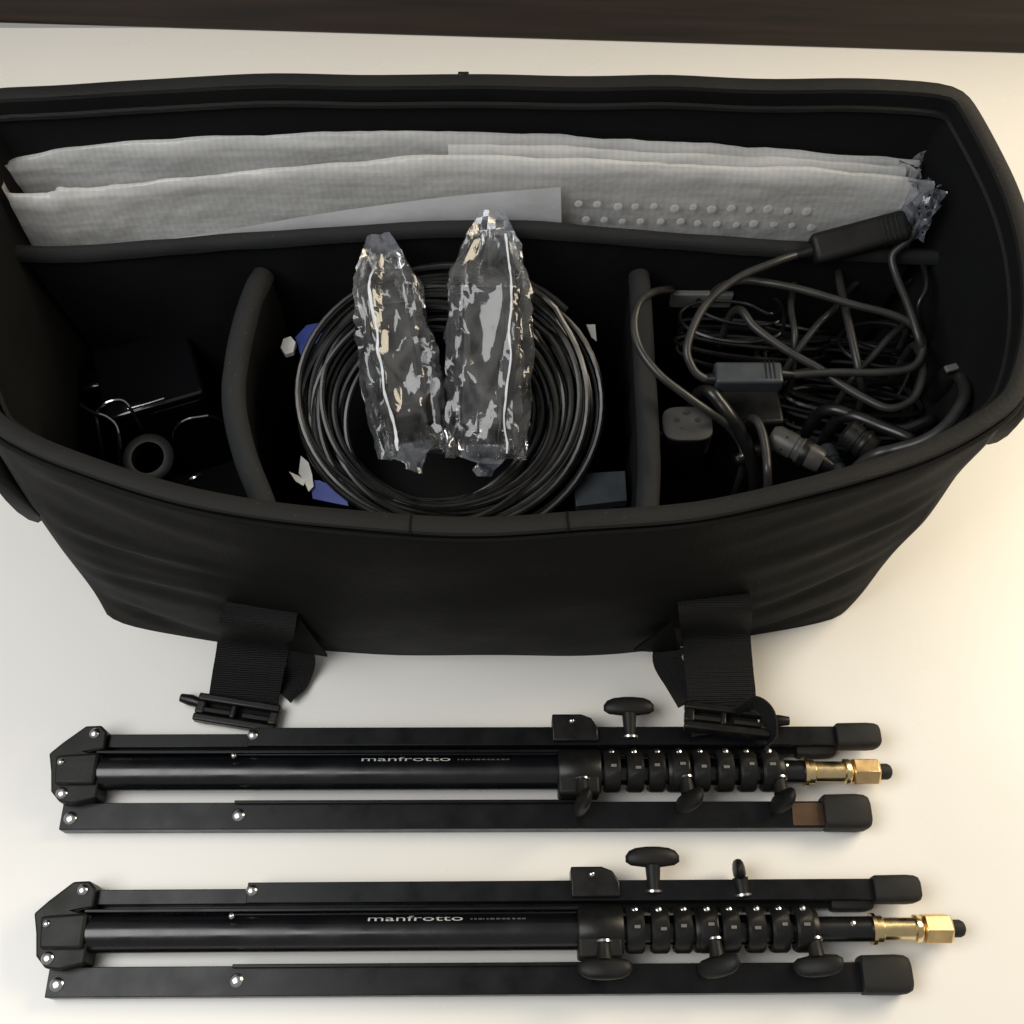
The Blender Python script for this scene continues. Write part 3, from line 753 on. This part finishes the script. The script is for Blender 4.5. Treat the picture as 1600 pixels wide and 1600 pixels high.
for dx in (-1, 1): MB().tube([c + Vector((dx * .0236, -.004, -.010)), c + Vector((dx * .023, -.004, -.045))], .0018, 8).build('side_contact', M['grey_plastic'], PL)
# barrel connectors
def barrel(p, q, r, label, m='connector'):
    t = thing('barrel_connector', label, 'connector', tuple(p), 'barrel connectors at the front of the right compartment')
    ax = (q - p); L = ax.length; ax.normalize()
    MB().lathe([(0, r * .75), (L * .1, r), (L * .45, r), (L * .47, r * .9), (L * .53, r * .9), (L * .55, r), (L * .95, r * .95), (L, r * .85)], p, ax, 20).build('barrel', M[m], t)
    MB().lathe([(0, r * 1.08), (L * .06, r * 1.12), (L * .12, r * 1.08)], p + ax * L * .60, ax, 20).build('collar', M['plastic'], t)
    MB().lathe([(0, r * .62), (.010, r * .4)], q, ax, 14).build('strain_relief', M['plastic'], t)
    for k in range(6):
        a = k * math.pi / 3; x = ax.orthogonal().normalized(); y = ax.cross(x)
        MB().box(p + ax * L * .28 + (x * math.cos(a) + y * math.sin(a)) * r, (.0016, .0016, .0016)).build('grip_stud', M['plastic'], t)
barrel(P(1205, 680, .235), P(1285, 722, .235), .0125, 'grey barrel connector lying behind the front rim near the plug')
barrel(P(1320, 672, .240), P(1365, 705, .238), .0135, 'dark barrel connector lying right of the grey one', 'plastic_matt')
barrel(P(1285, 700, .215), P(1310, 745, .215), .011, 'short dark connector pointing at the front rim', 'slate_plastic')
c = P(1147, 722, .20)
t = thing('jack_plug', 'small shiny metal jack plug beside the upright mains connector', 'jack plug', tuple(c))
MB().lathe([(0, .004), (.002, .0065), (.014, .0065), (.016, .005)], c, (.8, .5, .1), 16).build('metal_sleeve', M['steel'], t)
MB().lathe([(0, .0085), (.02, .010), (.03, .007)], c + Vector((.8, .5, .1)).normalized() * .016, (.8, .5, -.4), 16).build('grip', M['plastic'], t)

z1 = .275
cable('black cable looping from the long adapter to the slate inline box', [a0 - axv * .014, P(1210, 410, .300), P(1150, 436, .296), P(1100, 480, .290), P(1074, 540, .280), P(1082, 575, .270), P(1098, 590, .264), P(1112, 592, .262)], .0033, G, ends=(0, 0))
cable('cable sweeping from the inline box round the right and back over the tangle', [P(1224, 587, .262), P(1300, 582, .262), P(1375, 582, .264), P(1425, 574, .268), P(1442, 545, .274), P(1430, 512, .280), P(1395, 492, .284), P(1330, 475, .284), P(1250, 452, .282), P(1185, 440, .276), P(1150, 440, .262), P(1120, 452, .24)], .0033, G, ends=(0, 1))
cable('black cable bowing over the right padded divider', [P(1052, 452, .232), P(1040, 453, .256), P(1020, 457, .278), P(1000, 472, .292), P(991, 505, .294), P(1000, 545, .290), P(1030, 585, .285), P(1075, 620, .275), P(1110, 645, .262), P(1140, 668, .240), P(1160, 700, .21)], .0032, G, ends=(0, 1))
cable('thick short cable stub crossing beside the upright mains connector', [P(1108, 612, .258), P(1125, 630, .256), P(1140, 650, .250), P(1158, 676, .236), P(1172, 712, .215), P(1180, 750, .18)], .0055)
cable('cable running diagonally to the loop at lower right of the tangle', [P(1158, 485, .262), P(1180, 512, .262), P(1230, 548, .258), P(1280, 576, .254), P(1310, 598, .252), P(1350, 622, .252), P(1390, 638, .254), P(1425, 625, .258), P(1440, 595, .262), P(1441, 565, .258), P(1430, 540, .24)], .0034, G)
cable('cable crossing the tangle steeply below the long adapter', [P(1308, 415, .262), P(1314, 450, .270), P(1325, 500, .272), P(1336, 550, .268), P(1343, 585, .258), P(1348, 612, .235)], .0034, G)
cable('cable falling from the right end of the long adapter', [a1 + axv * .012, P(1422, 372, .312), P(1395, 398, .300), P(1400, 430, .292), P(1420, 480, .288), P(1436, 530, .280), P(1444, 560, .262), P(1440, 590, .23)], .0033, G, ends=(0, 1))
cable('thin cable arching beside the right end wall', [P(1430, 396, .275), P(1444, 420, .282), P(1447, 450, .280), P(1434, 480, .270), P(1440, 515, .25), P(1442, 545, .22)], .0026)
cable('thick cable rising along the front rim at the far right', [P(1365, 712, .262), P(1400, 702, .272), P(1440, 690, .285), P(1475, 668, .295), P(1500, 635, .298), P(1508, 612, .29), P(1500, 590, .26)], .0048, G)
cable('cable dropping over the lining between plug and barrel connector', [P(1180, 655, .245), P(1191, 675, .248), P(1197, 705, .246), P(1199, 735, .244), P(1199, 765, .225)], .0034, G)
cable('cable slanting from the tangle middle up to the right', [P(1238, 560, .245), P(1252, 540, .252), P(1280, 505, .258), P(1305, 482, .256), P(1330, 450, .25), P(1370, 415, .25), P(1400, 395, .24)], .0030, G)
cable('short cable slanting between the crossing cable and the right loop', [P(1335, 588, .240), P(1365, 555, .250), P(1392, 525, .256), P(1418, 505, .250)], .0030, G)
cable('thin cable standing upright left of the crossing cable', [P(1247, 420, .24), P(1240, 450, .248), P(1236, 480, .252), P(1242, 520, .250), P(1240, 560, .235), P(1238, 590, .22)], .0028, G)
cable('dark cable lying low at the right front corner', [P(1300, 640, .235), P(1350, 655, .240), P(1400, 672, .245), P(1440, 662, .250), P(1455, 655, .245)], .0050)
cable('dark cable end lying against the front rim at right', [P(1330, 650, .240), P(1380, 668, .246), P(1415, 682, .25), P(1425, 692, .245)], .0050)
# tied hank of thin cable underneath
random.seed(7)
def hank(x0, x1, y0, y1, z, turns, label, r):
    pth = []
    for k in range(turns):
        xa = x0 + random.uniform(0, 30); xb = x1 - random.uniform(0, 40); yc = random.uniform(y0, y1); hh = random.uniform(12, 34); zz = z + random.uniform(-.03, .02)
        for s in range(10):
            a = 2 * math.pi * s / 10
            pth.append(P((xa + xb) / 2 + (xb - xa) / 2 * math.cos(a), yc + hh * math.sin(a) + (xb - xa) * .05 * math.cos(a), zz + .006 * math.sin(a + k)))
    o = MB().tube(spline(pth, 4), r, 6).build('cable_hank', M['cable'])
    return tag(o, label, 'cable', 'tied hanks of cable')
hank(1050, 1300, 470, 560, .205, 7, 'folded hank of thin black cable at the bottom of the tangle', .0024)
hank(1180, 1450, 420, 640, .190, 8, 'wider loose hank of thin black cable under the crossing cables', .0024)
hank(1220, 1440, 590, 680, .200, 7, 'short hank of black cable in front of the tangle', .0028)
hank(1060, 1260, 440, 520, .225, 6, 'small dark hank of thin cable beside the grey socket bar', .0020)
hank(1300, 1450, 420, 560, .225, 6, 'narrow hank of thin cable by the right end wall', .0022)
c = P(1490, 575, .262)
t = thing('cable_plug', 'small dark plug with a pale grey tip against the right end wall', 'plug', tuple(c))
MB().lathe([(0, .010), (.03, .013), (.045, .009)], c + Vector((0, 0, -.05)), (0, 0, 1), 16).build('body', M['plastic'], t)
MB().box(c + Vector((-.002, 0, 0)), (.013, .007, .004), Matrix.Rotation(.3, 3, 'Z')).build('tip', M['grey_plastic'], t, bevel=.001)

# ------------------------------------------------------------------ folded light stands
U = .978 / 1517.0                                  # metres per pixel of the upper stand
def text_mesh(txt, length, height, mat_, parent, x0, r, zc, yc, ang0, name):
    cu = bpy.data.curves.new(name, 'FONT'); cu.body = txt; cu.size = 1; cu.resolution_u = 3
    ob = bpy.data.objects.new(name, cu); COL.objects.link(ob)
    dg = bpy.context.evaluated_depsgraph_get(); dg.update()
    me = bpy.data.meshes.new_from_object(ob.evaluated_get(dg)); bpy.data.objects.remove(ob)
    xs = [v.co.x for v in me.vertices]; ys = [v.co.y for v in me.vertices]
    mx, Mx, my, My = min(xs), max(xs), min(ys), max(ys)
    for v in me.vertices:
        x = x0 + (v.co.x - mx) / (Mx - mx) * length; a = ang0 + (v.co.y - my) / (My - my) * height / r
        v.co = Vector((x, yc + r * math.sin(a), zc + r * math.cos(a)))
    o = bpy.data.objects.new(name, me); COL.objects.link(o); me.materials.append(mat_); o.parent = parent
    return o
def stand(label, loc, rz, ext, knob_ang, upknob2, scale=1.0):
    """local frame: x along the stand from the bracket end, y away, z up"""
    S = bpy.data.objects.new('light_stand', None); COL.objects.link(S); S.empty_display_size = .05
    S.location = loc; S.rotation_euler = (0, 0, rz); S.scale = (scale,) * 3
    tag(S, label, 'light stand', 'folded light stands in front of the bag')
    X = lambda px: (px - 80) * U
    def Y(py): return (1209 - py) * U * 1.03
    r = .0172; zc = .0215
    # column
    col = MB().lathe([(0, r), (X(880) - X(150), r)], (X(150), 0, zc), (1, 0, 0), 40).build('column_tube', M['tube'], S)
    MB().lathe([(0, .0135), (X(1225) - X(880), .0135)], (X(880), 0, zc), (1, 0, 0), 32).build('middle_tube', M['tube'], S)
    MB().lathe([(0, .0115), (X(1256) - X(1200) + ext, .0115), (X(1257) - X(1200) + ext, .0105)], (X(1200), 0, zc), (1, 0, 0), 28).build('inner_tube', M['tube'], S)
    MB().lathe([(0, .003), (.0012, .0025), (.0018, .001)], (X(1226) + ext, .004, zc + .0108), (0, .25, 1), 12).build('rivet', M['steel'], S)
    text_mesh('manfrotto', X(705) - X(567), .0062, M['print'], S, X(567), r + .00025, zc, 0, .46, 'brand_print')
    # faint worn second line of print, not legible in the photograph: worn dashes
    random.seed(3); mb = MB(); xx = X(716)
    while xx < X(792):
        wd = random.uniform(.0012, .0045); a0_ = .52
        mb.add([(xx + i * wd, (r + .0002) * math.sin(a), zc + (r + .0002) * math.cos(a)) for i in (0, 1) for a in (a0_, a0_ + .10)], [(0, 1, 3, 2)]); xx += wd + random.uniform(.0008, .0022)
    mb.build('worn_print', M['print_dim'], S)
    # legs: channel section, with a brown-painted reflection plate and rubber foot
    def leg(x0, x1, y, z, wd, ht, name='leg'):
        mb = MB(); t_ = .0022
        mb.box(((x0 + x1) / 2, y, z + ht - t_ / 2), (x1 - x0, wd, t_))
        mb.box(((x0 + x1) / 2, y - wd / 2 + t_ / 2, z + ht / 2 - t_ / 2), (x1 - x0, t_, ht - t_))
        mb.box(((x0 + x1) / 2, y + wd / 2 - t_ / 2, z + ht / 2 - t_ / 2), (x1 - x0, t_, ht - t_))
        return mb.build(name, M['anodised'], S, bevel=.0007)
    lf = leg(X(106), X(1282), Y(1272), .001, .0262, .018)
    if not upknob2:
        MB().box(((X(1232) + X(1281)) / 2, Y(1272), .0193), (X(1281) - X(1232), .0225, .0012)).build('leg_reflection', M['brown_reflection'], S, bevel=.0004)  # thin plate coloured brown as the warm reflection on this leg end
    lr = leg(X(385), X(1318), Y(1156), .014, .019, .016)
    lr2 = leg(X(130), X(1290), Y(1166), .0005, .016, .0125)
    # struts beside the column (flat bars with rolled edges)
    def bar(x0, x1, y, z, wd, ht): return MB().box(((x0 + x1) / 2, y, z + ht / 2), (x1 - x0, wd, ht)).build('strut', M['anodised'], S, bevel=.0008)
    bar(X(128), X(400), Y(1160), .0135, .014, .012)
    bar(X(372), X(905), Y(1253), .0195, .0035, .004)
    bar(X(150), X(900), Y(1180), .020, .0035, .012)
    bar(X(365), X(870), Y(1188), .038, .002, .002)
    # rubber feet
    def foot(x0, x1, y, z, wd, ht):
        mb = MB(); n_ = 20
        prof = [(x0, .90), (x0 + .002, 1.0), (x0 + (x1 - x0) * .70, 1.03), (x1 - .006, .98), (x1 - .002, .86), (x1, .62)]
        rows = []
        for x, s in prof:
            rw = []
            for k in range(n_):
                a = 2 * math.pi * k / n_; cx = math.copysign(abs(math.cos(a)) ** .45, math.cos(a)); sx = math.copysign(abs(math.sin(a)) ** .45, math.sin(a))
                rw.append((x, y + wd * .5 * s * cx, z + ht * .5 + ht * .5 * s * sx))
            rows.append(rw)
        mb.grid(rows, closed_u=True); mb.f.append(tuple(range(n_))); mb.f.append(tuple((len(prof) - 1) * n_ + k for k in range(n_)))
        return mb.build('rubber_foot', M['rubber'], S, angle=50)
    foot(X(1280), X(1353), Y(1269), .001, .034, .028)
    foot(X(1312), X(1382), Y(1156), .0125, .025, .024)
    foot(X(1252), X(1316), Y(1166), .001, .022, .019)
    # bracket at the closed end
    poly = [(78, 1183), (96, 1166), (128, 1140), (152, 1139), (163, 1150), (163, 1176), (140, 1180), (163, 1186), (163, 1250), (128, 1258), (108, 1256), (92, 1240), (86, 1210)]
    poly = [(X(a), Y(b)) for a, b in poly][::-1]
    MB().prism(poly, .004, .034).build('leg_bracket', M['plastic_matt'], S, bevel=.002, seg=3)
    MB().prism([(X(a), Y(b)) for a, b in [(92, 1188), (160, 1184), (160, 1232), (98, 1232)]][::-1], .0345, .041).build('bracket_cap', M['plastic_matt'], S, bevel=.003, seg=3)
    def rivet(px, py, z, rr=.0042):
        MB().lathe([(0, rr), (.0010, rr), (.0024, rr * .75), (.0031, rr * .3)], (X(px), Y(py), z), (0, 0, 1), 16).build('rivet', M['steel'], S)
    rivet(144, 1152, .034, .0052); rivet(104, 1199, .0405, .0036); rivet(110, 1243, .034, .0058)
    rivet(121, 1275, .019, .0064); rivet(379, 1271, .019, .0062)
    rivet(392, 1153, .030, .0054); rivet(370, 1190, .0405, .0030)
    # hinge plate by the collar
    MB().prism([(X(a), Y(b)) for a, b in [(864, 1124), (910, 1124), (926, 1130), (936, 1146), (936, 1166), (864, 1166)]][::-1], .008, .036).build('hinge_plate', M['plastic'], S, bevel=.0015)
    rivet(895, 1135, .036, .0032)
    # collars with clamp ears
    def collar(px0, px1, rr, name='collar'):
        MB().lathe([(0, rr * .94), (.002, rr), (X(px1) - X(px0) - .002, rr), (X(px1) - X(px0), rr * .94)], (X(px0), 0, zc + .001), (1, 0, 0), 32).build(name, M['plastic'], S)
    collar(872, 938, .0225); collar(1042, 1076, .0205); collar(1188, 1222, .0185)
    MB().box((X(903), Y(1226), zc + .006), (X(936) - X(872), .030, .030)).build('collar_block', M['plastic_matt'], S, bevel=.003, seg=3)
    # stacking clips: a row of ribbed ears, each with its rivet
    for k, px in enumerate((955, 991, 1024, 1060, 1093, 1130, 1165, 1200)):
        mb = MB(); c = []
        for q in range(13):
            a = math.radians(-130 + q * 20); c.append(Vector((X(px), .0165 * math.sin(a) * 1.15, zc + .004 + .0185 * math.cos(a))))
        rows = [[Vector((X(px) + dx, p.y * s, (p.z - zc) * s + zc)) for dx, s in ((-.0082, .9), (-.0082, 1.05), (-.006, 1.12), (.006, 1.12), (.0082, 1.05), (.0082, .9))] for p in c]
        mb.grid(rows, closed_u=True); mb.f.append(tuple(range(6))); mb.f.append(tuple(12 * 6 + i for i in range(6)))
        mb.build('stacking_clip', M['plastic'], S, angle=35)
        MB().lathe([(0, .0034), (.001, .0032), (.0022, .0016)], (X(px) + .0012 * math.sin(k * 4.1), Y(1184), zc + .0165 + (k % 2) * .001), (.12 * math.sin(k * 2.9), .45, 1), 12).build('rivet', M['steel'], S)
        MB().box((X(px) + .001 + .0015 * math.sin(k * 2.3), Y(1209 + 3 * math.sin(k * 1.7)), zc + .0256), (.0055 + .002 * math.sin(k * 3.1), .003, .0012)).build('clip_slot', M['grey_plastic'], S, bevel=.0004)
    # locking knobs: stem and oval wing
    def knob(px, py0, dirv, span, ln, thick, spin, mt='plastic_matt', z0=None):
        p = Vector((X(px), Y(py0), z0 if z0 else zc + .006)); d = Vector(dirv).normalized()
        x = Vector((1, 0, 0)); x = (x - d * x.dot(d)).normalized(); y = d.cross(x)
        ca_, sa_ = math.cos(spin), math.sin(spin); wx = x * ca_ + y * sa_; wy = y * ca_ - x * sa_
        kn = MB().lathe([(0, .0065), (ln * .25, .0060), (ln, .0075)], p, d, 18).build('knob_stem', M[mt], S)
        rows = []; prof = [(0, .35), (.08, .80), (.25, 1.0), (.55, 1.0), (.80, .86), (.94, .62), (1, .25)]; hgt = .019
        for h, s in prof:
            rows.append([p + d * (ln - .002 + h * hgt) + wx * (span * .5 * s * math.cos(2 * math.pi * k / 24)) + wy * (thick * .5 * s * math.sin(2 * math.pi * k / 24)) for k in range(24)])
        mb = MB().grid(rows, closed_u=True); mb.f.append(tuple(range(24))); mb.f.append(tuple((len(prof) - 1) * 24 + k for k in range(24)))
        mb.build('locking_knob', M[mt], S, angle=50)
        MB().lathe([(0, .0082), (.002, .0082)], p + d * .001, d, 18).build('washer', M['steel'], S)
    knob(987, 1160, (0, 1, .12), .052, .026, .013, 0)
    knob(908, 1225, (0, -1, .15), .050, .018, .012, knob_ang[0], z0=zc + .018)
    knob(1068, 1222, (.06, -1, .12), .046, .018, .012, knob_ang[1], z0=zc + .016)
    knob(1212, 1222, (.02, -1, .12), .046, .018, .012, knob_ang[2], z0=zc + .014)
    if upknob2:
        knob(1119, 1166, (-.10, 1, .1), .040, .018, .012, 1.45)
    # brass spigot
    xs = X(1256) + ext
    MB().lathe([(0, .0145), (.0035, .0145), (.0042, .0122), (.010, .0122), (.0115, .0104), (.0400, .0104), (.0412, .0128), (.0455, .0128), (.0475, .0112)], (xs, 0, zc), (1, 0, 0), 32).build('spigot', M['brass'], S)
    MB().lathe([(0, .0110), (.002, .0142), (.0255, .0142), (.028, .0115)], (xs + .048, 0, zc), (1, 0, 0), 6).build('hex_nut', M['brass_dull'], S, bevel=.0006)
    MB().lathe([(0, .0080), (.009, .0080), (.012, .0065), (.0135, .004)], (xs + .0755, 0, zc), (1, 0, 0), 20).build('tip', M['rubber'], S)
    return S
l1 = P(80, 1209, .0215); l2 = P(57, 1460, .0215)
stand('folded black light stand lying nearer the bag, under the strap buckle', (l1.x, l1.y, 0), math.radians(.15), 0, (1.35, 1.1, 1.25), False)
stand('folded black light stand lying farthest from the bag, its brass tip pulled further out', (l2.x, l2.y, 0), math.radians(.35), .030, (.05, .75, .35), True)

SC.render.resolution_x = 1024; SC.render.resolution_y = 1024
